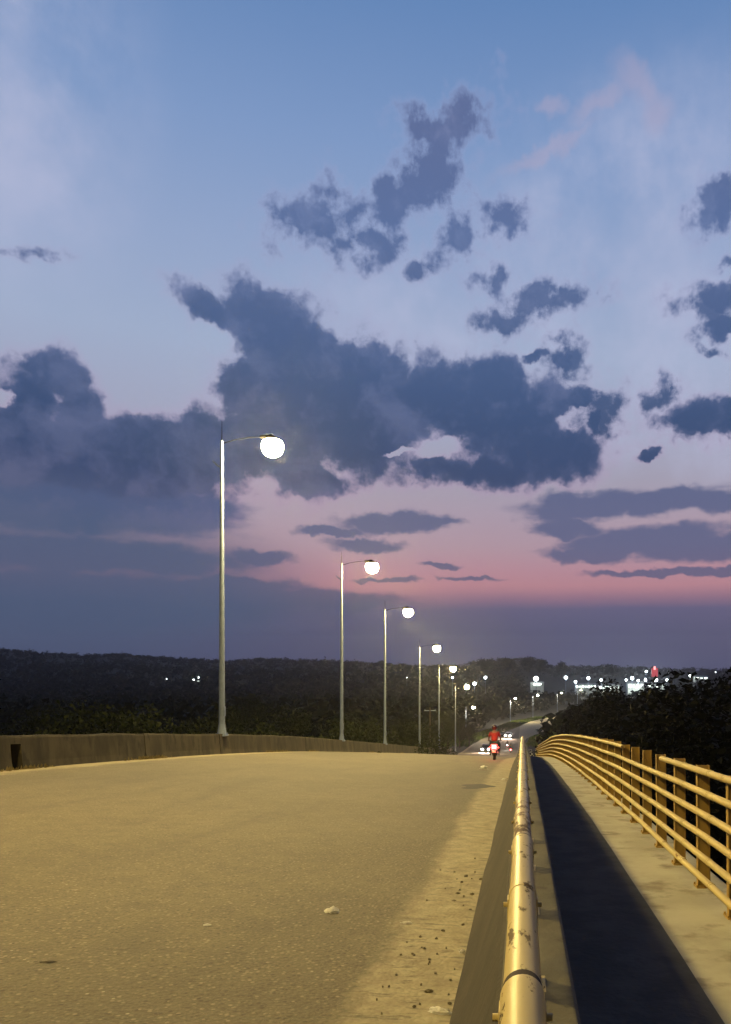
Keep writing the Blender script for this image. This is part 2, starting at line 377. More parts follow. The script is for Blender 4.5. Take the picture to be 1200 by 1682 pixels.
def leaf(name, c1, c2, sp=.05):
    m, t, b = mat(name, c1, .65)
    oi = N(t, 'ShaderNodeNewGeometry')
    col = MIX(t, oi.outputs['Random Per Island'], (*c1,1), (*c2,1))
    t.links.new(col, b.inputs['Base Color']); b.inputs['Specular IOR Level'].default_value = sp
    return m
MAT['leaf'] = leaf('tree_leaf', (.008,.014,.005), (.03,.036,.014))
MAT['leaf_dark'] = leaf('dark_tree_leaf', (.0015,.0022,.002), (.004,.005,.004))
MAT['leaf_far'] = leaf('far_tree_leaf', (.005,.009,.006), (.016,.022,.012))
MAT['bark'] = mottled('bark', (.07,.05,.035), (.04,.03,.02), 6, .95, 5, stretch=(1,1,.2))

# ------------------------------------------------------------ road profile
def D(y):
    if y < 46: return .051*y + .00071*y*y
    d = .051*46 + .00071*46*46; s = .051+.00142*46
    if y < 112: return d + s*(y-46) + .5*.00003*(y-46)**2
    d += s*66 + .5*.00003*66**2; s += .00003*66
    L = 55.0
    if y < 112+L: q = y-112; return d + s*q - .5*(s-.04)/L*q*q
    d += s*L - .5*(s-.04)*L
    q = y-167
    if q < 260: return d + .04*q
    return d + 10.4 + .5*(1-math.exp(-(q-260)/100))
CPT = [(-60,0), (165,0), (200,1.3), (250,7.6), (300,12.0), (340,15), (400,24), (460,37), (530,55), (600,75), (760,125), (950,190), (1300,330)]
def COFF(y):
    for (a, fa), (b, fb) in zip(CPT, CPT[1:]):
        if y <= b:
            t = max(0, (y-a)/(b-a)); t = t*t*(3-2*t)*.35 + t*.65
            return fa + (fb-fa)*t
    return CPT[-1][1]
def vnoise(x, y, s=1.0):
    from mathutils import noise
    return noise.noise(Vector((x*s, y*s, 3.1)))
YS = [y*.5 for y in range(-80, 240)] + [120+2*k for k in range(0, 66)] + [252+12*k for k in range(60)]
XL, XR = -12.0, -.40
def cross(x): return (XR-x)*.040 if x < XR else 0.0
mb = MB()
xs = [XL, -9, -6, -3, -1.3, XR]
rings = []
for y in YS:
    o = COFF(y); k = max(0, min(1, (150-y)/60))
    rings.append([(x+o, y, -D(y)+cross(x)*k) for x in xs])
vs_r = MB(); vs_r.sweep(rings, closed=False)
vs_r.build('road', MAT['asphalt'])['kind'] = 'structure'
# deck under the road and walkway
mb = MB(); rings = []
for y in [-40+4*k for k in range(44)]:
    z = -D(y)
    rings.append([(-12.75, y, z+.42), (-12.75, y, z-.5), (-9.5, y, z-1.6), (-1.5, y, z-1.6), (1.80, y, z-.5), (1.80, y, z-.12), (0.1, y, z-.12), (-.5, y, z-.05)])
mb.sweep(rings, caps=True)
tag(mb.build('bridge_deck', MAT['parapet']), 'long concrete bridge deck carrying the road and walkway downhill', 'bridge')
deck = bpy.data.objects['bridge_deck']
for y in (-20, 15, 50, 85, 118):
    m2 = MB(); z = -D(y)-1.62
    m2.box(-11.5, .6, y-.7, y+.7, z-1.2, z, bev=.05)
    for x in (-9.3, -2.2): m2.tube([(x, y, -24), (x, y, z-1.2)], .75, 16)
    m2.build('pier', MAT['parapet'], deck)
# walkway slab
HW = 1.60
zw = CZ-HW
mb = MB(); rings = []
YW = [-6+.75*k for k in range(100)] + [69+2*k for k in range(45)]
for y in YW:
    z = zw-D(y)
    rings.append([(.13, y, z), (1.86, y, z), (1.86, y, z-.24), (.13, y, z-.24)])
mb.sweep(rings, caps=True)
mb.build('walkway', MAT['concrete_walk'])['kind'] = 'structure'
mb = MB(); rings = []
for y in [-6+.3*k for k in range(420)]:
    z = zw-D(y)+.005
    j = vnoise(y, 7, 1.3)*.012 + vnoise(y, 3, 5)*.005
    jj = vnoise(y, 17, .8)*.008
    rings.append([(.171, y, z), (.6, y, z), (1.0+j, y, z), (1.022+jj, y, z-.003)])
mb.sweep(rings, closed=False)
mb.build('walkway_shade_strip', MAT['shade_strip'])['kind'] = 'structure'  # dark surface painted in for the barrier's shadow on the walkway
# points along the outer edge of the shade strip
mb = MB()
pts = [(.93, 1.95), (.925, 2.2), (.92, 2.45), (.925, 2.75)]
# ------------------------------------------------------------ concrete barrier under the pipe rail
bar = empty('concrete_barrier', (0, 0, 0))
tag(bar, 'low grimy concrete barrier between road and footpath carrying the cream pipe rail', 'barrier')
zt = CZ-.90
YB = [-6+.5*k for k in range(160)] + [74+2*k for k in range(46)]
mb = MB(); rings = []
for y in YB:
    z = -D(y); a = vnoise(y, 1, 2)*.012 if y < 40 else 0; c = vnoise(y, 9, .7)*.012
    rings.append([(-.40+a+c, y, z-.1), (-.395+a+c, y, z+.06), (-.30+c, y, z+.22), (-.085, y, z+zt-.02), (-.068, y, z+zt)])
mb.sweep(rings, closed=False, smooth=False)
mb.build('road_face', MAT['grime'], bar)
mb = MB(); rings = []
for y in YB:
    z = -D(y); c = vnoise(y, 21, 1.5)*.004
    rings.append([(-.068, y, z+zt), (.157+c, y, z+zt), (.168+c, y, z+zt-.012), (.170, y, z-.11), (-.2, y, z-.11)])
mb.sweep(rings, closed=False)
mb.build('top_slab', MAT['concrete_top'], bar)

# ------------------------------------------------------------ cream pipe rail
zp = CZ-.61; RP = .0425
pipe = empty('pipe_rail', (0, 0, 0))
tag(pipe, 'worn cream yellow steel pipe rail on short posts along the concrete barrier', 'railing')
posts_y = [1.60-4*.9+.9*k for k in range(100)]
def pz(y): return zp-D(y)
prev = posts_y[0]
# spans between sleeves; a span near the eye is more scuffed than the next
joints = posts_y[::2]
for i, (a, b) in enumerate(zip(joints, joints[1:])):
    mb = MB(); n = 7 if a < 30 else 3
    mb.tube([(0, a+.012+(b-a-.024)*k/(n-1), pz(a+.012+(b-a-.024)*k/(n-1))) for k in range(n)], RP, 28 if a < 12 else 12)
    o = mb.build('pipe_section', MAT['pipe_worn'] if i in (3, 5, 6) else MAT['pipe'], pipe)
    if i == 3: o['label'] = 'scuffed pinkish pipe section with flaking paint'
mb = MB()
for i, y in enumerate(posts_y[:60]):
    L = .34 if i % 2 == 0 else .07
    r1, r2 = RP*1.11, RP*1.05
    ys = [y-L, y-L*.5, y-.03, y-.012, y] if i % 2 == 0 else [y-L, y-.01, y]
    rs = [RP*1.004, RP*1.05, r1, r1, r1*.98] if i % 2 == 0 else [RP*1.04, RP*1.05, RP*1.04]
    m3 = MB(); m3.tube([(0, q, pz(q)) for q in ys], rs, 28 if y < 12 else 12)
    m3.build('sleeve', MAT['pipe'], pipe)
    if i % 2 == 0:
        m4 = MB(); m4.tube([(0, y+.001, pz(y)), (0, y+.040, pz(y+.04))], RP*1.014, 28); m4.build('joint_seam', MAT['joint'], pipe)
    # side straps bolted to the pipe, and the short post under it
    m5 = MB(); z = pz(y)
    for s in (-1, 1):
        m5.box(s*.044-.005, s*.044+.005, y-.06, y-.005, z-.075, z-.005, bev=.002)
        m5.tube([(s*.046, y-.03, z-.03), (s*.062, y-.03, z-.03)], .008, 6)
    m5.box(-.044, -.032, y-.095, y+.025, z-.30, z-.03, bev=.002)
    m5.box(.028, .040, y-.095, y+.025, z-.30, z-.03, bev=.002)
    m5.box(-.046, .046, y-.041, y-.029, z-.30, z-.045)
    m5.box(-.06, .075, y-.10, y+.03, z-.302, z-.284, bev=.002)
    m5.build('rail_post', MAT['pipe'], pipe)

mb = MB(); mb.tube([(0, q, pz(q)-.082) for q in [-2+1.0*k for k in range(90)]], .036, 10)
mb.build('light_block_pipe', MAT['pipe'], pipe)  # unseen pipe added to close the light gap under the rail
# ------------------------------------------------------------ yellow pedestrian railing on the right
rl = empty('yellow_railing', (0, 0, 0))
tag(rl, 'yellow six bar pedestrian railing beside the footpath with one top bar gap', 'railing')
XRAIL = 1.545; RR = .030
rz_ = [zw+.145+.184*k for k in range(6)]
def rail_piece(y0, y1, h, r=RR):
    mb = MB(); n = max(2, int((y1-y0)/1.2)+1)
    def jit(y): return vnoise(y, h*9, .45)*.012
    mb.tube([(XRAIL+jit(y0+(y1-y0)*k/n)*.5, y0+(y1-y0)*k/n, h-D(y0+(y1-y0)*k/n)+jit(y0+(y1-y0)*k/n)) for k in range(n+1)], r, 12)
    return mb
for i, h in enumerate(rz_):
    spans = [(-3, 92)] if i < 5 else [(-3, 8.45), (11.7, 92)]
    for (a, b) in spans:
        o = rail_piece(a, b, h).build('rail', MAT['rail'], rl)
        if i == 5: o['label'] = 'top rail before the gap' if a < 0 else 'top rail beyond the gap'
PY = [5.83-8*1.03+1.03*k for k in range(88)]
pb = MB()
# I section post: two flanges and a web, base plate, bolts
pb.box(-.052, .052, -.004, .004, 0, 1.09)
pb.box(-.056, -.048, -.03, .03, 0, 1.09); pb.box(.048, .056, -.03, .03, 0, 1.09)
pb.box(-.075, .085, -.07, .07, -.001, .012, bev=.002)
for sx in (-.066, .074):
    for sy in (-.05, .05): pb.tube([(sx, sy, .012), (sx, sy, .03)], .009, 6)
pm = pb.build('post', MAT['post'], link=False)
for i, y in enumerate(PY):
    o = pm if i == 0 else pm.copy()
    COL.objects.link(o); o.parent = rl; o.name = 'post'
    o.location = (1.63, y, zw-D(y)); o.rotation_euler = (R(random.uniform(-.5,.5)), R(random.uniform(-.6,.6)), 0); o.scale = (1, 1, random.uniform(.985, 1.02))
mb = MB()
seams = []
for i, h in enumerate(rz_):
    for k, y in enumerate(PY[4:44]):
        if i == 5 and 8.3 < y < 11.9: continue
        yy = y + .42 + (.05*math.sin(k*3+i*2))
        if i == 5 and 8.3 < yy < 11.9: continue
        q = MB(); z = h-D(yy)
        q.tube([(XRAIL, yy-.028, h-D(yy-.028)), (XRAIL, yy-.006, h-D(yy-.006)), (XRAIL, yy-.005, z), (XRAIL, yy+.004, z), (XRAIL, yy+.005, z), (XRAIL, yy+.028, h-D(yy+.028))],
               [RR*1.10, RR*1.12, RR*.9, RR*.9, RR*1.12, RR*1.10], 12)
        seams.append(q)
sm_all = MB()
for q in seams: sm_all.add(q.v, q.f, 0, True)
o = sm_all.build('collar', MAT['rail'], rl); o['kind'] = 'stuff'
gv = MB()
for q in seams:
    ys_ = [v[1] for v in q.v]; c = (min(ys_)+max(ys_))/2; mid_ = [v for v in q.v if abs(v[1]-c) < .012]
    cz = sum(v[2] for v in mid_)/len(mid_)
    gv.tube([(XRAIL, c-.006, cz+.0005), (XRAIL, c+.006, cz-.0005)], RR*1.0, 12)
gv.build('joint_gap', MAT['joint'], rl)['kind'] = 'stuff'

# ------------------------------------------------------------ left parapet
par = empty('parapet_wall', (0, 0, 0))
tag(par, 'stained low concrete parapet along the left edge of the road', 'wall')
ZL = cross(XL)
def pr(y, top=.80):
    z = -D(y)+ZL; k = 1
    j = vnoise(y, 40, .9)*.02; t2 = top+vnoise(y, 4, .6)*.03
    return [(XL+.02+j*.5, y, z-.06), (XL-.02+j, y, z+.18), (XL-.07+j, y, z+t2-.06), (XL-.09, y, z+t2), (XL-.30, y, z+t2), (XL-.32, y, z-.4)]
segs = []; y = -6
gap_y = 17.93
edges = [-6, 0, 6, 12, gap_y]
yy = gap_y+.34
segl = list(zip(edges, edges[1:]))
while yy < 128: segl.append((yy, yy+6.0)); yy += 6.0
for a, b in segl:
    mb = MB(); n = 12
    mb.sweep([pr(a+.02+(b-a-.04)*k/n) for k in range(n+1)], caps=True)
    mb.build('wall_panel', MAT['parapet'], par)
mb = MB(); a = gap_y   # bridging top over the drain slot
mb.sweep([[(p[0], q, max(p[2], -D(q)+ZL+.62)) for p in pr(q)[2:5]] + [(XL-.30, q, -D(q)+ZL+.6), (XL-.06, q, -D(q)+ZL+.6)] for q in (a-.02, a+.17, a+.36)], caps=True)
mb.build('drain_lintel', MAT['parapet'], par)
mb = MB(); z = -D(a+.17)+ZL
mb.box(XL-.62, XL-.34, a-.3, a+.6, z-.4, z+.75); mb.build('drain_back', MAT['black'], par)

# ------------------------------------------------------------ street lamps
def make_lamp(H=11.2, lens='lamp'):
    root = empty('street_lamp', (0, 0, 0))
    mb = MB(); mb.tube([(0,0,.45), (0,0,H*.5), (0,0,H+.7)], [.118, .095, .062], 16); mb.build('pole', MAT['steel'], root)
    mb = MB(); mb.tube([(0,0,0), (0,0,.05), (0,0,.40), (0,0,.46)], [.19, .175, .13, .12], 16)
    mb.box(-.21, .21, -.21, .21, -.05, .0, bev=.01)
    for sx in (-.16,.16):
        for sy in (-.16,.16): mb.tube([(sx,sy,0), (sx,sy,.07)], .022, 6)
    mb.build('base', MAT['steel'], root)
    mb = MB(); mb.tube([(0,0,H+.7), (0,0,H+1.0), (0,0,H+1.5)], [.025, .018, .008], 8); mb.build('finial', MAT['arm'], root)
    mb = MB(); mb.tube([(-.05,0,H-.38), (-.2,0,H-.28), (-.38,0,H-.1)], [.04,.035,.022], 8); mb.build('bracket', MAT['steel'], root)
    mb = MB(); mb.box(.09, .13, -.07, .07, .75, 1.15, bev=.005); mb.build('access_hatch', MAT['steel'], root)
    mb = MB(); mb.tube([(.0,0,H+.58), (.5,0,H+.74), (1.1,0,H+.84), (1.6,0,H+.86)], [.022,.016,.014,.014], 10); mb.build('arm', MAT['arm'], root)
    # luminaire: cast housing with a skirt, deep drop bowl under it
    mb = MB()
    mb.tube([(2.05,0,H+.73), (2.05,0,H+.76), (2.05,0,H+.82), (2.05,0,H+.90)], [.30,.28,.20,.10], 20)
    mb.tube([(1.55,0,H+.86), (2.05,0,H+.88)], [.06,.10], 10)
    hs = mb.build('luminaire', MAT['arm'], root)
    mb = MB(); mb.tube([(2.05,0,H+.73), (2.05,0,H+.66), (2.05,0,H+.55), (2.05,0,H+.40), (2.05,0,H+.27), (2.05,0,H+.16), (2.05,0,H+.08), (2.05,0,H+.04)], [.27,.37,.42,.42,.385,.31,.19,.06], 24); mb.build('lens', MAT[lens], hs)
    return root
def add_spot(parent, loc, power, color=(1,.74,.28), radius=.10, cone=165, name='lamp_light'):
    ld = bpy.data.lights.new(name, 'SPOT'); ld.energy = power; ld.color = color; ld.shadow_soft_size = radius
    ld.spot_size = R(176); ld.spot_blend = .15
    lo = bpy.data.objects.new(name, ld); COL.objects.link(lo); lo.parent = parent; lo.location = loc
    return lo
proto = make_lamp(lens='lamp_near')
LX = XL-.17
LY = [30.8, -11.5, 9.2, 51.2, 67.3, 89.9, 110.9, 138.0]
LLAB = {30.8: 'tallest looking grey street lamp with a large warm glare, closest in view',
        -11.5: 'grey street lamp behind the viewer lighting the asphalt',
        9.2: 'grey street lamp just out of frame on the left',
        51.2: 'second street lamp along the parapet, head glowing in the pink sky band',
        67.3: 'third street lamp along the parapet, head just under the pink band',
        89.9: 'fourth street lamp along the parapet, head just above the dark hills',
        110.9: 'fifth street lamp along the parapet, head against the hill line',
        138.0: 'sixth street lamp along the road, thin pole where the parapet ends'}
for i, y in enumerate(LY):
    r = proto if i == 0 else copy_tree(proto)
    r.location = (LX, y, -D(y)+ZL+.60+(.17 if y < 120 else -.5)); r.rotation_euler = (0, 0, 0)
    tag(r, LLAB[y], 'street lamp', 'street lamps beside the road')
    if y in (9.2, -11.5): r.scale = (1, 1, .86)
    if y == 30.8:
        first = r
for c in first.children_recursive:
    if c.name.startswith('lens'):
        c.data = c.data.copy(); c.data.materials.clear(); c.data.materials.append(MAT['lamp_first'])
# lamps further along the road, where it bends to the right: (photo x, height of pole, distance, ground z)
def ground_road(y): return -D(y)
far_l = [(765, 8.5, 196, 'short street lamp left of the oncoming headlights'),
         (838, 9.5, 335, 'small street lamp above the grassy bend, left of the others'),
         (875, 11, 400, 'small street lamp right above the lit road bend'),
         (915, 11, 465, 'small far street lamp third along the bend'),
         (948, 11, 535, 'small far street lamp fourth along the bend before the thicket'),
         (978, 11, 610, 'tiny far street lamp below the white town buildings'),
         (998, 11, 680, 'tiny far street lamp at the right end of the bend row')]
LUMY = {838: 1147, 875: 1142, 915: 1138, 948: 1133, 978: 1131, 998: 1130, 765: 1161}
big = None
for x, h, y, lab in far_l:
    if big is None:
        big = make_lamp(); big.name = 'street_lamp'
        for c in big.children_recursive:
            if c.name.startswith('lens'):
                c.data = c.data.copy(); c.data.materials.clear(); c.data.materials.append(MAT['lamp'])
        r = big
    else: r = copy_tree(big)
    X = (x-CX)/F*y; zl = CZ+(CY-LUMY[x])/F*y
    r.location = (X, y, zl-h-.5); s = h/11.2; r.scale = (s*1.25, s*1.9 if y > 300 else 1.2, s)
    tag(r, lab, 'street lamp', 'street lamps beside the road')
    add_spot(r, (2.05, 0, 11.15), 14000 if x in (838, 875) else 7000, (1,.82,.45))

# ------------------------------------------------------------ terrain
SIL = [(-900,1050), (-400,1058), (0,1070), (60,1074), (130,1079), (200,1078), (260,1083), (370,1089), (420,1086), (500,1088), (600,1092), (700,1096), (750,1096), (790,1087), (830,1085),
       (880,1083), (900,1093), (910,1098), (950,1097), (1000,1098), (1050,1098), (1100,1101), (1200,1102), (1600,1098), (2600,1080)]
def sil(px):
    if px <= SIL[0][0]: return SIL[0][1]
    for (a, fa), (b, fb) in zip(SIL, SIL[1:]):
        if px <= b: return fa+(fb-fa)*(px-a)/(b-a)
    return SIL[-1][1]
def sst(a, b, x):
    t = max(0, min(1, (x-a)/(b-a))); return t*t*(3-2*t)
def V(y):
    P = [(-400,-18), (150,-18), (200,-19), (300,-22), (400,-26), (500,-28), (900,-27), (4000,-27)]
    for (a, fa), (b, fb) in zip(P, P[1:]):
        if y <= b: return fa+(fb-fa)*max(0, (y-a)/(b-a))
    return -27
def T(X, Y):
    r = math.hypot(X, Y)
    base = V(Y if Y > 0 else 0) + vnoise(X, Y, .012)*1.5
    ph = math.atan2(X, Y)
    if abs(ph) < R(60): px = CX+F*math.tan(ph)
    else: px = -900 if X < 0 else 2600
    R1 = 1350.0
    hz = CZ+(CY-sil(px))/F*R1*math.cos(min(abs(ph), R(60)))
    hz += -1.0
    k = sst(650, R1, r)
    k2 = sst(150, 900, r) if px < 700 else 0
    z = base+(hz-base)*k + k2*(1-k)*6*(.5+vnoise(X, Y, .006))
    if r > R1: z = hz - (r-R1)*.02 + vnoise(X, Y, .004)*6
    # road corridor
    if Y > 105:
        d = abs(X-(COFF(Y)-6)); kk = sst(26, 9, d)*sst(105, 150, Y)
        if Y < 1200: z = z + (-D(Y)-.14-z)*kk
    return z
mb = MB(); na, nr = 300, 110
radii = [2.0*(2700/2.0)**(i/(nr-1)) for i in range(nr)]
# denser near the road: merge polar rings
vs = [(0, 0, T(0, 0))]; fs = []
angs = []
for k in range(na):
    angs.append(2*math.pi*k/na)
fine = [R(-42+84*k/420) for k in range(421)]
angs = sorted(set([round(a, 5) for a in fine] + [round(a, 5) for a in [R(42)+R(276)*k/90 for k in range(1, 90)]]))
nA = len(angs)
for r_ in radii:
    for a in angs: X, Y = r_*math.sin(a), r_*math.cos(a); vs.append((X, Y, T(X, Y)))
for k in range(nA): fs.append((0, 1+(k+1) % nA, 1+k))
for i in range(nr-1):
    for k in range(nA):
        k2 = (k+1) % nA; a = 1+i*nA
        fs.append((a+k, a+k2, a+nA+k2, a+nA+k))
mb.add(vs, fs, 0, True)
mb.build('ground', MAT['soil'])['kind'] = 'structure'

# ------------------------------------------------------------ vegetation
rnd = random.Random(11)
def quad_cloud(mb, c, rad, n, size, mi=0, rn=rnd, shell=.55):
    """n leaf clumps spread through an uneven ellipsoid"""
    lobes = [(Vector((rn.gauss(0,.38), rn.gauss(0,.38), rn.gauss(0,.28))), rn.uniform(.35,.68)) for _ in range(7)]
    vs = []; fs = []
    for _ in range(n):
        lc, lr = rn.choice(lobes)
        d = Vector((rn.gauss(0,1), rn.gauss(0,1), rn.gauss(0,1))).normalized()*lr*(rn.random()**.45)
        p = lc+d; p = Vector((c[0]+p.x*rad[0], c[1]+p.y*rad[1], c[2]+p.z*rad[2]))
        a = Vector((rn.gauss(0,1), rn.gauss(0,1), rn.gauss(0,.7))).normalized(); b = a.cross(Vector((rn.gauss(0,1), rn.gauss(0,1), rn.gauss(0,1)))).normalized()
        s = size*rn.uniform(.5, 1.2); o = len(vs)
        vs += [p-a*s-b*s*.2, p+b*s*.6, p+a*s+b*s*.1, p-b*s*.55]; fs.append((o, o+1, o+2, o+3))
    mb.add(vs, fs, mi)
def make_tree(h, cw, n, size, lm, seed):
    rn = random.Random(seed)
    root = empty('tree', (0, 0, 0))
    t = MB()
    t.tube([(0,0,-.5), (rn.uniform(-.2,.2),0,h*.3), (rn.uniform(-.4,.4),rn.uniform(-.3,.3),h*.62)], [h*.028, h*.02, h*.012], 8)
    for k in range(7):
        a = rn.uniform(0, 6.28); z0 = h*rn.uniform(.28,.55); L = cw*rn.uniform(.5,.9)
        t.tube([(0,0,z0), (math.cos(a)*L*.5, math.sin(a)*L*.5, z0+h*.1), (math.cos(a)*L, math.sin(a)*L, z0+h*rn.uniform(.18,.32))], [h*.012, h*.007, h*.003], 5)
    t.build('trunk', MAT['bark'], root)
    c = MB(); quad_cloud(c, (0,0,h*.66), (cw*1.0, cw*1.0, h*.40), n, size, 0, rn)
    quad_cloud(c, (0,0,h*.40), (cw*.9, cw*.9, h*.25), n//3, size, 0, rn)
    c.build('crown', lm, root)
    return root
treeP = [make_tree(10, 3.6, 9000, .17, MAT['leaf_dark'], 1), make_tree(10, 4.4, 9500, .18, MAT['leaf_dark'], 2), make_tree(10, 3.0, 8000, .16, MAT['leaf_dark'], 3)]
treeL = [make_tree(10, 4.2, 8000, .15, MAT['leaf'], 4), make_tree(10, 3.6, 7500, .14, MAT['leaf'], 5)]
used = set()
def place_tree(P, x, y, ztop, rz, group, label, wid=1.0):
    g = T(x, y); h = ztop-g; s = h/10.6
    if id(P) in used: r = copy_tree(P)
    else: used.add(id(P)); r = P
    r.location = (x, y, g); r.rotation_euler = (0, 0, rz); r.scale = (s*wid, s*wid, s)
    tag(r, label, 'tree', group)
    return r
# thicket on the right of the railing, its skyline rising to the right
RSK = [(900,1192), (912,1166), (940,1152), (965,1143), (1000,1136), (1040,1126), (1080,1118), (1120,1114), (1160,1111), (1220,1107), (1400,1100)]
def rsk(px):
    if px <= RSK[0][0]: return RSK[0][1]
    for (a, fa), (b, fb) in zip(RSK, RSK[1:]):
        if px <= b: return fa+(fb-fa)*(px-a)/(b-a)
    return RSK[-1][1]
GR, LR = 'trees of the dark thicket right of the railing', 'nearly black leafy tree merging into the thicket beyond the yellow railing'
rt = [(950,165), (945,150), (968,135), (990,150), (1012,120), (1035,100), (1060,130), (1085,95), (1110,80), (1135,105), (1160,75), (1185,60), (1215,85), (1250,60),
      (955,110), (968,95), (1000,80), (1050,70), (1090,62), (1140,50), (1190,42), (1240,38), (1300,50), (1400,45),(950,185),(1010,190),(1080,170),(1150,150)]
for i, (px, y) in enumerate(rt):
    x = (px-CX)/F*y + 0; yt = rsk(px) + (0 if y > 90 else 6) + rnd.uniform(-4, 6)
    if i >= 14 and y < 120: yt += 12
    place_tree(treeP[i % 3], x+1.2, y, CZ+(CY-yt)/F*y, rnd.uniform(0, 6), GR, LR, .85 if px < 960 else 1.15)
# bushes and trees left of the parapet (tops just over it)
lt = [(25,52,1178), (110,60,1170), (200,55,1180), (265,60,1176), (300,75,1160), (440,70,1196), (500,62,1190), (540,66,1196), (590,80,1190), (620,95,1186), (655,85,1198), (700,105,1190), (660,130,1170), (735,150,1172), (770,170,1185),
      (470,100,1168), (150,90,1150), (350,95,1168), (60,95,1140), (400,130,1155), (560,140,1158), (755,165,1180)]
LL = 'dark green tree showing its top above the left parapet'
for i, (px, y, yt) in enumerate(lt):
    x = (px-CX)/F*y
    place_tree(treeL[i % 2], x, y, CZ+(CY-yt)/F*y, rnd.uniform(0, 6), 'trees left of the parapet', LL, .9)
# wooded valley and hills: one uncountable mass
mb = MB(); cnt = 0
rf = random.Random(5)
for _ in range(16000):
    px = rf.uniform(-500, 1500); r_ = 150*(1450/150.)**(rf.random()**.62)
    Y = r_; X = (px-CX)/F*Y
    if abs(X-(COFF(Y)-6)) < 15+Y*.01 and Y < 1000: continue
    if 120 < Y < 330 and -16 < X-(COFF(Y)-6) < 16: continue
    z = T(X, Y)
    # keep the road, the bend and the lamps in view
    top = z+rf.uniform(5, 9)
    py = CY-(top-CZ)/F**0/Y*F if False else CY-(top-CZ)/Y*F
    if 835 < px < 905 and py < 1240 and Y < 330: continue
    if 860 < px < 1110 and 560 < Y < 1000 and py < 1140: continue
    if 780 < px < 1010 and Y < 560 and Y > 240 and X-(COFF(Y)-6) < 22 and X-(COFF(Y)-6) > -30: continue
    s = rf.uniform(4, 7.5)
    n = 90 if r_ < 350 else (40 if r_ < 700 else 22)
    if Y > 900: s *= .7
    quad_cloud(mb, (X, Y, z+s*.75), (s, s, s*.8), n, s*(.22 if r_ < 350 else .32), 0, rf)
    cnt += 1
o = mb.build('valley_forest', MAT['leaf_far']); tag(o, 'dark wooded valley and hills stretching to the skyline', 'forest', kind='stuff')
# trees one can tell on the skyline
sky_t = [(625,1083,16,'lone small round tree poking above the left skyline'), (795,1077,30,'rounded tree at the left end of the dark wooded hump'), (835,1076,34,'broad tree on the dark wooded hump'),
         (868,1075,34,'tallest broad tree on the dark wooded hump'), (890,1079,22,'tree at the right shoulder of the wooded hump'), (921,1082,24,'separate rounded tree just right of the wooded hump'),
         (1000,1086,36,'wide domed dark tree above the white lit buildings'), (430,1079,24,'tree on the skyline left of the second street lamp'), (20,1066,30,'tree on the skyline at the left edge'),
         (190,1072,28,'tree cluster on the far left skyline')]
tp = make_tree(10, 6.0, 900, .62, MAT['leaf_far'], 9)
for i, (px, yt, wpx, lab) in enumerate(sky_t):
    y = 1000.0 if px > 760 else 1280.0; x = (px-CX)/F*y; zt_ = CZ+(CY-yt)/F*y
    r = tp if i == 0 else copy_tree(tp)
    g = T(x, y); h = max(8, zt_-g); hh = min(h, 26)
    r.location = (x, y, zt_-hh); sw = wpx/F*y/12.0
    r.scale = (sw, sw, hh/10.6); r.rotation_euler = (0, 0, i*1.3)
    tag(r, lab, 'tree', 'trees standing out on the skyline')
# grass on the bend
def grass():
    g = MB(); rg = random.Random(2)
    for _ in range(9000):
        y = rg.uniform(170, 420); o = rg.choice((-1, 1)); x = COFF(y)-6 + o*rg.uniform(6.3, 15)
        z = T(x, y); s = rg.uniform(.25, .7); a = rg.uniform(0, 3.14)
        dx, dy = math.cos(a)*s*.5, math.sin(a)*s*.5
        g.add([(x-dx, y-dy, z-.1), (x+dx, y+dy, z-.1), (x+dx*.3+.1, y+dy*.3, z+s), (x-dx*.5, y-dy*.3, z+s*.8)], [(0,1,2,3)])
    return g
MAT['grass'] = leaf('roadside_grass', (.05,.09,.02), (.13,.17,.05))
tag(grass().build('roadside_grass', MAT['grass']), 'lamplit green grass on the verges of the road bend', 'grass', kind='stuff')
# weeds along the foot of the parapet
wd = MB(); rg = random.Random(3)
for _ in range(500):
    y = 14+rg.random()**2*95; c = rg.choice((18.3, 24, 24.5, 36, 37.5, 43, 60, 75))
    y = c+rg.gauss(0, .5); x = XL+.12+abs(rg.gauss(0,.06)); z = -D(y)+ZL
    s = rg.uniform(.03,.13); wd.add([(x-.015, y-.03, z), (x+.015, y+.03, z), (x+rg.uniform(-.05,.05), y+rg.uniform(-.08,.08), z+s)], [(0,1,2)])
MAT['dry'] = leaf('dry_weed', (.12,.10,.04), (.22,.17,.08))
tag(wd.build('weeds', MAT['dry']), 'dry weeds and silt along the foot of the left parapet', 'weeds', kind='stuff')

# ------------------------------------------------------------ utility pole left of the lamps
up = empty('utility_pole', ((706-CX)/F*150, 150, T((706-CX)/F*150, 150)))
tag(up, 'faint wooden utility pole with crossarm in the dark trees between lamps', 'utility pole')
up.location.z = CZ+(CY-1162)/F*150-11
mb = MB(); mb.tube([(0,0,-4), (0,0,11)], [.2,.13], 8); mb.build('pole', MAT['bark'], up)
mb = MB(); mb.box(-1.1, 1.1, -.06, .06, 10.3, 10.45); mb.build('crossarm', MAT['steel'], up)
for x in (-1, 0, 1):
    mb = MB(); mb.tube([(x,0,10.45), (x,0,10.62)], .05, 8); mb.build('insulator', MAT['steel'], up)

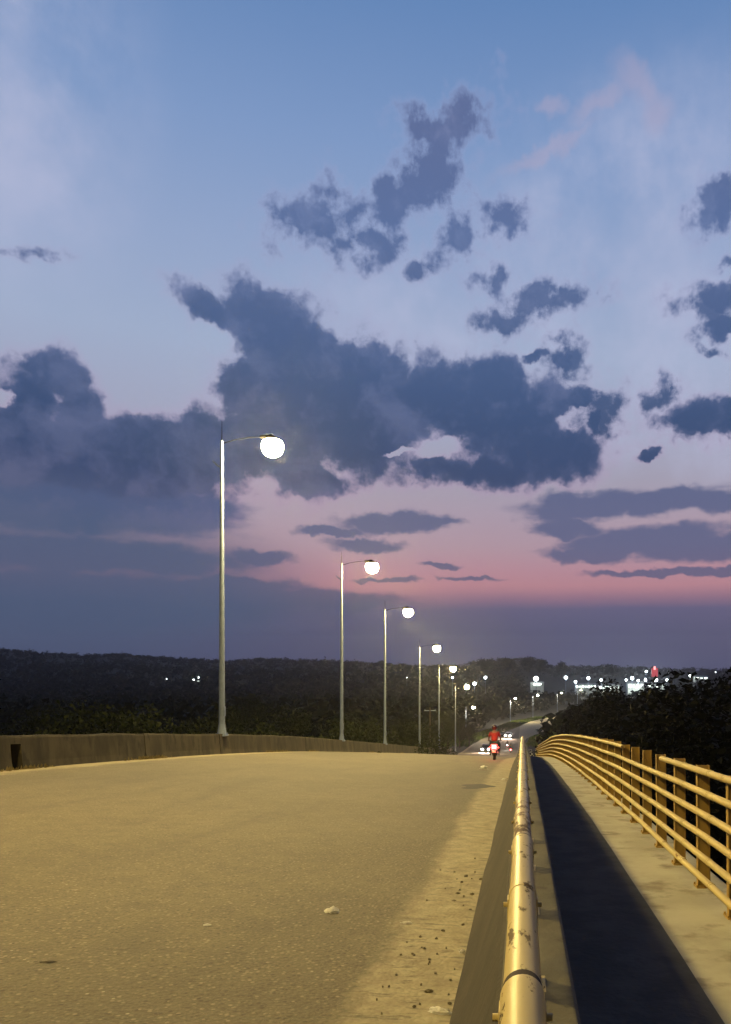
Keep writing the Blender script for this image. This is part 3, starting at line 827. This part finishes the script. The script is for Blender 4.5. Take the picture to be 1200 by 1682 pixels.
# ------------------------------------------------------------ town
MAT['dim_win'] = emit('dim_window_glow', (.85,.95,.88), 2.2)  # weaker emission, set on every other window pane
MAT['lit_win'] = emit('lit_window', (.9,1,.92), 10.0)
MAT['white_wall'] = mottled('white_wall', (.7,.72,.7), (.55,.56,.53), .3, .8)
MAT['roofm'] = mottled('metal_roof', (.2,.2,.2), (.3,.29,.27), .6, .6, stretch=(3,.3,1))
def G(px, py, y): return ((px-CX)/F*y, y, CZ+(CY-py)/F*y)
def building(px, pyb, y, wpx, hpx, label, windows=4):
    x, Y, z = G(px, pyb, y); W = wpx/F*y; H = hpx/F*y; Dp = W*.6
    b = empty('building', (x, Y, z)); tag(b, label, 'building', 'town buildings under white lights')
    m = MB(); m.box(-W/2, W/2, 0, Dp, -8, H*.72); m.build('wall', MAT['white_wall'], b)
    m = MB(); e = .4
    m.sweep([[(xx, -e, H*.72+.02), (xx, Dp/2, H), (xx, Dp+e, H*.72+.02), (xx, Dp/2, H-.35)] for xx in (-W/2-e, W/2+e)], caps=True); m.build('roof', MAT['roofm'], b)
    for k in range(windows):
        wx = -W/2+W*(k+.5)/windows; ww = W/windows*.28
        m = MB(); m.box(wx-ww, wx+ww, -.06, .05, H*.18, H*.52); f = m.build('window', MAT['lit_win'] if k % 2 == 0 else MAT['dim_win'], b)
    m = MB(); m.box(W*.36, W*.36+W*.06, -.08, .05, 0, H*.45); m.build('door', MAT['dark_metal'], b)
    return b
building(962, 1131, 760, 34, 9, 'long low white lit shed left in the town lights', 7)
building(1000, 1132, 740, 34, 8, 'low white lit building right of the long shed', 6)
building(1044, 1131, 760, 26, 12, 'floodlit white building left of the red sign', 4)
building(1078, 1130, 780, 30, 9, 'white lit building under the red sign', 5)
building(1152, 1116, 850, 22, 6, 'small distant building with a lit corner far right', 3)
building(882, 1126, 700, 22, 6, 'dim low building under the brightest white floodlight', 1)
building(322, 1121, 820, 14, 6, 'tiny lit house on the dark left hillside', 2)
def town_lamp(px, py, y, r, label, cool=True, power=1500):
    x, Y, z = G(px, py, y)
    g = T(x, Y); h = max(6, min(z-g, 14))
    t = empty('floodlight', (x, Y, z-h)); tag(t, label, 'light', 'distant lights of the town')
    m = MB(); m.tube([(0,0,-4), (0,0,h-.3)], [.16,.09], 6); m.build('mast', MAT['steel'], t)
    m = MB(); m.box(-r*.4, r*.4, .1, .3, h-r*.3, h+r*.3); m.build('housing', MAT['dark_metal'], t)
    m = MB(); m.ball((0,-.15,h), (r, r*.5, r), 12, 8); m.build('lamp_head', MAT['lamp_cool'] if cool else MAT['lamp'], t)
    if power:
        ld = bpy.data.lights.new('town_light', 'POINT'); ld.energy = power*2.2; ld.color = (.88,1,.93) if cool else (1,.9,.7); ld.shadow_soft_size = .4
        lo = bpy.data.objects.new('town_light', ld); COL.objects.link(lo); lo.parent = t; lo.location = (0, -r-.5, h)
tl = [(880,1115,700,2.2,'brightest white floodlight standing alone left of the town',1,1500),
 (929,1113,720,1.5,'white light at the left end of the town row',1,3000), (945,1120,725,1.3,'white light low beside the long shed',1,3500),
 (966,1114,730,1.5,'white light above the long lit shed',1,3500), (987,1117,735,1.2,'flat white light right of the shed lamp',1,3000),
 (1001,1120,735,.7,'small light in front of the low building',1,2000), (1038,1114,750,1.6,'bright light above the floodlit building',1,5000),
 (1060,1117,750,1.2,'light between floodlit building and red sign',1,4000), (1061,1103,790,1.1,'higher white light left of the red sign',1,2500),
 (1077,1117,760,1.7,'bright white light directly under the red sign',1,4000), (1095,1117,770,1.2,'greenish white light right of the red sign',1,3000),
 (1048,1118,752,1.1,'small light close beside the floodlit building',1,2500), (1028,1117,745,1.0,'small light at the left corner of the floodlit building',1,2500),
 (1133,1110,850,1.1,'white light left of the far right building',1,1500), (1149,1112,860,.8,'dimmer light on the far right building',1,800),
 (1175,1104,900,.5,'tiny light at the far right under the skyline',1,0), (1138,1106,880,.6,'tiny light above the far right lamp',1,0), (1098,1106,880,.5,'tiny dim light right of the red sign top',1,0),
 (797,1113,620,1.15,'lone white light on the hillside right of the lamp row',1,1500), (779,1123,560,1.2,'blurred white light below the lone hillside one',1,1500), (765,1125,560,.7,'small light left of the blurred hillside one',1,500),
 (743,1113,520,.6,'tiny light beside the fifth lamp head',1,400), (273,1116,820,.9,'faint light on the dark left hillside',1,600), (318,1116,810,.9,'left one of the pair on the dark left hillside',1,400), (326,1113,815,.9,'right one of the pair on the dark left hillside',1,600),
 (668,1113,700,.35,'very faint light between the third and fourth lamp poles',1,0)]
for a in tl: town_lamp(a[0], a[1], a[2], a[3], a[4], True, a[6])
# red illuminated pylon sign
x, Y, z = G(1075, 1122, 780)
t = empty('pylon_sign', (x, Y, z)); tag(t, 'glowing red pylon sign rising over the white town lights', 'sign')
m = MB(); m.tube([(-1.5,0,-6), (-1.5,0,8)], .3, 8); m.tube([(1.5,0,-6), (1.5,0,8)], .3, 8); m.build('posts', MAT['dark_metal'], t).name = 'support'
m = MB(); m.box(-3.2, 3.2, -.5, .5, 6.5, 15.5, bev=.15); m.build('panel', emit('red_sign', (.85,.01,.04), .55), t)
m = MB(); m.box(-1.1, .9, -.7, -.45, 13.6, 17.2, bev=.1); m.build('bright_panel', emit('red_sign_bright', (1,.35,.35), 2.2), t)

# ------------------------------------------------------------ vehicles
MAT['red_paint'] = mat('red_paint', (.35,.02,.02), .3)[0]
MAT['dark_paint'] = mat('dark_paint', (.03,.035,.05), .25)[0]
MAT['silver_paint'] = mat('silver_paint', (.35,.36,.38), .3, .4)[0]
MAT['glass'] = mat('car_glass', (.02,.025,.03), .08)[0]
MAT['chrome'] = mat('chrome', (.6,.6,.6), .2, .9)[0]
MAT['plate'] = mat('number_plate', (.6,.6,.5), .5)[0]
MAT['skin'] = mat('skin', (.22,.12,.075), .6)[0]
MAT['red_cloth'] = mottled('red_cloth', (.28,.03,.025), (.20,.02,.02), 6, .85)
MAT['denim'] = mottled('denim', (.035,.04,.06), (.05,.055,.08), 20, .9)
MAT['helmet'] = mat('helmet_shell', (.04,.006,.006), .25)[0]
def wheel(parent, x, y, r, w, sx=1):
    m = MB(); n = 20; rings = []
    for k in range(n+1):
        a = 2*math.pi*k/n
        rings.append([(x+dx*w, y+math.cos(a)*rr, r+math.sin(a)*rr) for dx, rr in ((-.5,r*.72), (-.5,r*.93), (-.3,r), (.3,r), (.5,r*.93), (.5,r*.72))])
    m.sweep(rings, smooth=True); wh = m.build('wheel', MAT['black'], parent)
    m = MB()
    for k in range(5):
        a = 2*math.pi*k/5; m.tube([(x, y, r), (x, y+math.cos(a)*r*.74, r+math.sin(a)*r*.74)], r*.09, 6)
    m.tube([(x-w*.3, y, r), (x+w*.3, y, r)], r*.2, 10)
    m.tube([(x+0, y+math.cos(2*math.pi*k/16)*r*.73, r+math.sin(2*math.pi*k/16)*r*.73) for k in range(17)], r*.05, 5, caps=False)
    m.build('rim', MAT['chrome'], wh)
    return wh
def make_car(paint_, label, lights=True):
    # faces -y (towards the camera)
    c = empty('car', (0,0,0)); tag(c, label, 'car', 'oncoming vehicles with headlights on')
    prof = [(-2.05,.30), (-2.10,.55), (-2.02,.78), (-1.1,.95), (-.45,1.38), (.2,1.47), (1.0,1.44), (1.75,1.02), (2.02,.95), (2.05,.55), (2.0,.30)]
    W = .86
    rings = []
    for s, ins in ((-1,.0), (-.98,.02), (0,0), (.98,.02), (1,.0)):
        pass
    def ring(x, tuck):
        return [(x*(1-(.18 if z > 1.0 else 0)*tuck), y*(1-.03*tuck), z) for y, z in prof]
    m = MB(); m.sweep([ring(-W*.97,1)[:]] + [ring(-W,1)] + [ring(-W*.9,.9)] + [ring(W*.9,.9)] + [ring(W,1)] + [ring(W*.97,1)], caps=True)
    m.build('body', paint_, c)
    m = MB(); m.add([(-.62,-1.06,.99), (.62,-1.06,.99), (.55,-.50,1.37), (-.55,-.50,1.37)], [(0,1,2,3)]); m.v = [(v[0], v[1]-.03, v[2]+.02) for v in m.v]; m.build('windscreen', MAT['glass'], c)
    for s in (-1, 1):
        m = MB(); m.add([(s*.862,-.85,1.0), (s*.862,1.3,1.0), (s*.73,.85,1.36), (s*.73,-.4,1.34)], [(0,1,2,3)]); m.build('side_window', MAT['glass'], c)
        m = MB(); m.box(s*.95-.09, s*.95+.09, -.72, -.62, .98, 1.12, bev=.02); m.build('mirror', paint_, c)
        m = MB(); m.ball((s*.62, -2.06, .70), (.26,.12,.2), 12, 6); m.build('headlight', MAT['head'], c)
        ld = bpy.data.lights.new('headlight_beam', 'SPOT'); ld.energy = 4500; ld.color = (1,.66,.48); ld.spot_size = R(70); ld.spot_blend = .8; ld.shadow_soft_size = .1
        lo = bpy.data.objects.new('headlight_beam', ld); COL.objects.link(lo); lo.parent = c; lo.location = (s*.62, -2.22, .70); lo.rotation_euler = (R(-84+0), 0, 0)
    m = MB(); m.box(-.84, .84, -2.19, -2.04, .33, .52, bev=.03); m.build('bumper', MAT['black'], c)
    m = MB(); m.box(-.38, .38, -2.15, -2.08, .60, .74, bev=.01); m.build('grille', MAT['black'], c)
    m = MB(); m.box(-.2, .2, -2.215, -2.195, .37, .48); m.build('number_plate', MAT['plate'], c)
    for x in (-.78, .78):
        for y in (-1.35, 1.3): wheel(c, x, y, .31, .2)
    return c
def on_road(px, y): return ((px-CX)/F*y, y, -D(y)+.01)
ca = make_car(MAT['dark_paint'], 'dark oncoming car with bright headlights left of the motorcyclist')
ca.location = on_road(798, 150)
cb = make_car(MAT['silver_paint'], 'silver car with bright lights furthest back on the right by the pipe rail')
cb.location = on_road(835, 206); cb.rotation_euler = (0, 0, R(-6))

def make_moto(label, oncoming=False, paint_=MAT['red_paint']):
    # travels +y; seen from behind
    c = empty('motorcycle', (0,0,0)); tag(c, label, 'motorcycle', 'motorcycles on the road')
    wheel(c, 0, -.62, .30, .10); wheel(c, 0, .66, .30, .09)
    m = MB(); m.tube([(0,-.45,.62), (0,-.1,.55), (0,.3,.62), (0,.52,.92)], [.05,.09,.08,.05], 10); m.tube([(0,-.1,.5), (0,.15,.38), (0,.35,.45)], [.12,.17,.12], 12); m.build('frame', MAT['dark_metal'], c)
    m = MB(); m.ball((0,.22,.86), (.16,.28,.14), 14, 8); m.build('fuel_tank', paint_, c)
    m = MB(); m.box(-.13, .13, -.75, .0, .76, .86, bev=.04); m.build('seat', MAT['black'], c)
    m = MB(); m.sweep([[(-.05-.06*k, -.85+.2*k, .72-.03*k), (.05+.06*k, -.85+.2*k, .72-.03*k), (.05+.07*k, -.85+.2*k, .60-.06*k), (-.05-.07*k, -.85+.2*k, .60-.06*k)] for k in (0,1,1.3)], caps=True)
    m.build('tail_fairing', paint_, c)
    m = MB(); m.box(-.075, .075, -.90, -.84, .63, .74, bev=.02); tlm = m.build('tail_light', MAT['tailcore'], c)
    m = MB(); m.box(-.15, .15, -.88, -.83, .55, .82, bev=.02); m.build('reflector', MAT['tail'], c)
    m = MB(); m.box(-.07, .07, -.99, -.97, .34, .56, bev=.01); m.tube([(0,-.72,.62), (0,-.97,.42)], .025, 6); m.build('mudguard', MAT['black'], c)
    m = MB(); m.box(-.09, .09, -1.005, -.992, .40, .52); m.build('number_plate', MAT['plate'], c)
    for s in (-1,1):
        m = MB(); m.tube([(s*.07,-.84,.66), (s*.2,-.84,.66)], .012, 6); m.ball((s*.22,-.84,.66), .035, 8, 6); m.build('turn_signal', MAT['tail'], c)
        m = MB(); m.tube([(s*.08,.64,.3), (s*.09,.50,.98)], .025, 8); m.build('fork', MAT['chrome'], c)
        m = MB(); m.tube([(s*.28,.42,1.06), (s*.36,.44,1.26)], .008, 5); m.ball((s*.38,.44,1.28), (.07,.02,.045), 10, 6); m.build('mirror', MAT['black'], c)
    m = MB(); m.tube([(-.36,.32,1.02), (-.2,.44,1.04), (0,.50,1.02), (.2,.44,1.04), (.36,.32,1.02)], .016, 8); m.build('handlebar', MAT['black'], c)
    m = MB(); m.tube([(.17,.1,.3), (.18,-.3,.33), (.19,-.8,.42)], [.03,.045,.055], 10); m.build('exhaust', MAT['chrome'], c)
    m = MB(); m.ball((0,.62,.92), (.10,.10,.10), 12, 8); m.build('headlight', MAT['head'], c)
    ld = bpy.data.lights.new('headlight_beam', 'SPOT'); ld.energy = 500; ld.color = (1,.9,.75); ld.spot_size = R(60); ld.spot_blend = .8; ld.shadow_soft_size = .1
    lo = bpy.data.objects.new('headlight_beam', ld); COL.objects.link(lo); lo.parent = c; lo.location = (0,.75,.92); lo.rotation_euler = (R(82), 0, 0)
    return c
def skin_mesh(name, verts, edges, rad, m, parent=None, sub=2):
    me = bpy.data.meshes.new(name); me.from_pydata(verts, edges, []); me.materials.append(m)
    o = bpy.data.objects.new(name, me); COL.objects.link(o)
    if parent: o.parent = parent
    md = o.modifiers.new('skin', 'SKIN'); md.use_smooth_shade = True
    for i, r in enumerate(rad):
        sv = me.skin_vertices[0].data[i]; sv.radius = (r, r) if not hasattr(r, '__len__') else r; sv.use_root = (i == 0)
    s = o.modifiers.new('sub', 'SUBSURF'); s.levels = sub; s.render_levels = sub
    return o
def make_rider(label, shirt, helm):
    # seated astride, arms forward to the handlebar, feet on the pegs
    V_ = [(0,-.30,.92), (0,-.29,1.10), (0,-.24,1.30), (0,-.20,1.44), (0,-.16,1.54), (0,-.14,1.66)]
    E_ = [(0,1), (1,2), (2,3), (3,4), (4,5)]; R_ = [(.17,.12), (.15,.11), (.17,.11), (.10,.08), .055, .095]
    for s in (-1, 1):
        b = len(V_)
        V_ += [(s*.19,-.19,1.42), (s*.28,-.02,1.22), (s*.31,.22,1.08), (s*.32,.31,1.05), (s*.11,-.25,.90), (s*.24,.10,.84), (s*.21,-.04,.42), (s*.21,-.06,.33), (s*.22,.08,.30)]
        E_ += [(3,b), (b,b+1), (b+1,b+2), (b+2,b+3), (0,b+4), (b+4,b+5), (b+5,b+6), (b+6,b+7), (b+7,b+8)]
        R_ += [.065, .047, .034, .03, .105, .072, .045, .04, .038]
    p = skin_mesh('person', V_, E_, R_, MAT['skin']); tag(p, label, 'person')
    # hand fingers closed round the grips
    for s in (-1, 1):
        for k in range(5):
            m = MB(); x0 = s*(.285+.018*k)
            L = (.055,.066,.07,.066,.05)[k]
            if k == 0: m.tube([(x0, .27, 1.045), (x0-s*.01, .30, 1.02), (x0-s*.012, .325, .995)], [.011,.010,.008], 7)
            else: m.tube([(x0, .31, 1.06), (x0, .33+L*.2, 1.055), (x0, .35, 1.02), (x0, .33, .995)], [.0095,.009,.0085,.007], 7)
            m.build('finger', MAT['skin'], p)
    f = 1.0
    tv = [(0,-.30,.95), (0,-.29,1.10), (0,-.24,1.30), (0,-.20,1.45)]; te = [(0,1), (1,2), (2,3)]; tr = [(.195,.145), (.18,.135), (.20,.135), (.12,.10)]
    for s in (-1, 1):
        b = len(tv); tv += [(s*.19,-.19,1.42), (s*.28,-.03,1.23)]; te += [(3,b), (b,b+1)]; tr += [.085, .068]
    skin_mesh('shirt', tv, te, tr, shirt, p)
    tv = [(0,-.31,.94)]; te = []; tr = [(.19,.14)]
    for s in (-1, 1):
        b = len(tv); tv += [(s*.11,-.25,.90), (s*.24,.10,.845), (s*.212,-.035,.44), (s*.21,-.05,.38)]; te += [(0,b), (b,b+1), (b+1,b+2), (b+2,b+3)]; tr += [.125, .088, .06, .058]
    skin_mesh('trousers', tv, te, tr, MAT['denim'], p)
    m = MB(); m.ball((0,-.14,1.69), (.14,.165,.15), 20, 12, zmin=-.75, zmax=.999); m.build('helmet', helm, p)
    m = MB(); m.box(-.09, .09, .0, .03, 1.62, 1.72, bev=.01); m.build('visor', MAT['glass'], p)
    for s in (-1, 1):
        m = MB(); m.box(s*.22-.045, s*.22+.045, -.12, .17, .27, .35, bev=.03); m.build('shoe', MAT['black'], p)
    return p
MY = 39.5
mo = make_moto('red motorcycle with glowing tail light riding away down the road')
mo.location = on_road(812, MY)
mo.rotation_euler = (-math.atan(.11), 0, 0)
pe = make_rider('person in red shirt and dark red helmet seen from behind on the motorcycle', MAT['red_cloth'], MAT['helmet'])
pe.location = mo.location; pe.rotation_euler = mo.rotation_euler
ld = bpy.data.lights.new('tail_glow', 'POINT'); ld.energy = 70; ld.color = (1,.05,.06); ld.shadow_soft_size = .06
lo = bpy.data.objects.new('tail_glow', ld); COL.objects.link(lo); lo.parent = mo; lo.location = (0,-1.05,.70)
m2 = make_moto('oncoming motorcycle with white headlight between the rider and the pipe rail', paint_=MAT['dark_paint'])
m2.location = on_road(833, 160); m2.rotation_euler = (0, 0, math.pi)
p2 = make_rider('person in dark clothes riding the oncoming motorcycle', MAT['denim'], MAT['black'])
p2.location = m2.location; p2.rotation_euler = (0, 0, math.pi)
m3_ = make_moto('small far motorcycle with reddish tail light beside the pipe rail top')
m3_.location = on_road(838.5, 146)
p3 = make_rider('person in a dark jacket on the small far motorcycle', MAT['denim'], MAT['dark_metal'])
p3.location = m3_.location

# ------------------------------------------------------------ litter, stones and patches on the road
MAT['paper'] = mottled('white_paper', (.75,.73,.68), (.6,.57,.5), 30, .8)
MAT['stone'] = mottled('small_stone', (.25,.22,.17), (.15,.13,.1), 30, .9)
MAT['clod'] = mottled('earth_clod', (.11,.09,.055), (.17,.14,.085), 30, .95)
MAT['tar'] = mottled('tar_patch', (.02,.018,.014), (.035,.03,.024), 10, .8)
def rz(x, y): return -D(y)+cross(x)
def crumple(name, px, py, w, h, label, m, cat='litter', seed=0, flat=.5):
    # solve the depth on the road along the sight line
    y = 2.0
    for _ in range(4000):
        x = (px-CX)/F*y; zl = CZ+(CY-py)/F*y
        if zl <= rz(x, y): break
        y += .01
    rn = random.Random(seed); W = w/F*y; H = h/F*y; DP = min(W*.9, max(.25*W, H*y/2.2)); H = min(H, .12, DP*.7)
    bm = bmesh.new(); bmesh.ops.create_icosphere(bm, subdivisions=3, radius=1)
    for v in bm.verts:
        from mathutils import noise
        k = 1+.55*noise.noise(v.co*2.1+Vector((seed,0,0)))+.25*noise.noise(v.co*5+Vector((0,seed,0)))
        v.co = Vector((v.co.x*k*W/2, v.co.y*k*DP/2, max(-.2, v.co.z)*k*max(H, .012)*flat*1.6))
    me = bpy.data.meshes.new(name); bm.to_mesh(me); bm.free(); me.materials.append(m)
    o = bpy.data.objects.new(name, me); COL.objects.link(o); o.location = (x, y, rz(x, y)+.004); o.rotation_euler = (0, 0, (seed % 5-2)*.12)
    tag(o, label, cat); return o
crumple('crumpled_paper', 545, 1498, 22, 8, 'crumpled white paper alone in the middle of the near asphalt', MAT['paper'], seed=1)
crumple('plastic_bag', 794, 1263, 13, 9, 'white plastic bag on the road below the motorcycle', MAT['paper'], seed=2)
crumple('paper_scrap', 828, 1281, 9, 3, 'small white scrap at the far end of the dirt strip', MAT['paper'], seed=3)
crumple('plastic_cup', 759, 1566, 9, 8, 'white crushed cup against the barrier foot', MAT['paper'], seed=4)
crumple('paper_sheet', 722, 1664, 38, 8, 'long white paper scrap lying nearest in the dirt strip', MAT['paper'], seed=5)
crumple('paper_scrap', 668, 1517, 18, 2, 'thin pale strip lying at the edge of the dirt', MAT['paper'], seed=6)
crumple('paper_scrap', 340, 1521, 12, 2, 'short pale straw on the asphalt left of the crumpled paper', MAT['paper'], seed=7)
crumple('paper_scrap', 78, 1581, 26, 3, 'flat pale scrap on the asphalt at far left', MAT['stone'], seed=8)
crumple('stone_lump', 704, 1630, 14, 4, 'dark clod with debris on the near dirt strip', MAT['clod'], 'debris', seed=9)
crumple('stone_lump', 835, 1308, 10, 8, 'pale rubble lump on the barrier side beyond the scuffed pipe', MAT['stone'], 'debris', seed=10)
sl = [(697,1560), (772,1495), (775,1470), (752,1468), (705,1577), (738,1650), (690,1540), (745,1480), (760,1520), (790,1445), (715,1600), (740,1612), (680,1655), (765,1440), (728,1530)]
for i in range(34):
    t_ = random.random()**.8; py = 1400+t_*270; k = (py-1159)/523.0
    px = 858-113*k-random.random()*150*k; sl.append((px, py))
for i, (px, py) in enumerate(sl):
    big_ = i < 15
    crumple('stone', px, py, random.uniform(4, 9) if big_ else random.uniform(2, 5), random.uniform(1.5, 3), 'small dark stone scattered on the dirt strip beside the barrier', (MAT['clod'], MAT['stone'], MAT['clod'])[i % 3], 'stone', seed=20+i)['group'] = 'small stones on the dirt strip'
# dark oily patch
mb = MB(); y0 = 0
y = 2.0
while CZ+(CY-1292)/F*y > rz((781-CX)/F*y, y): y += .02
xc = (781-CX)/F*y
pts = [(xc+math.cos(a)*(.36+.1*math.sin(3*a+1)+.05*math.sin(7*a)), y+math.sin(a)*(.75+.2*math.sin(2*a)), 0) for a in [2*math.pi*k/32 for k in range(32)]]
mb.add([(p[0], p[1], rz(p[0], p[1])+.004) for p in pts] + [(xc, y, rz(xc, y)+.006)], [(k, (k+1) % 32, 32) for k in range(32)])
tag(mb.build('tar_patch', MAT['tar']), 'flat black tar patch on the road short of the motorcycle', 'patch')

# ------------------------------------------------------------ air
mb = MB(); mb.box(-2800, 2800, -2800, 2800, -80, 110)
hz = mb.build('haze', None) if False else None
me = bpy.data.meshes.new('haze'); me.from_pydata(mb.v, [], mb.f); hz = bpy.data.objects.new('haze', me); COL.objects.link(hz); hz['kind'] = 'stuff'
hm = bpy.data.materials.new('haze_air'); hm.use_nodes = True; ht = hm.node_tree; ht.nodes.clear()
pv = N(ht, 'ShaderNodeVolumePrincipled'); pv.inputs['Density'].default_value = .00017; pv.inputs['Color'].default_value = (.85,.88,.95,1); pv.inputs['Anisotropy'].default_value = .82
N(ht, 'ShaderNodeOutputMaterial', inp={1: pv.outputs[0]})
me.materials.append(hm)
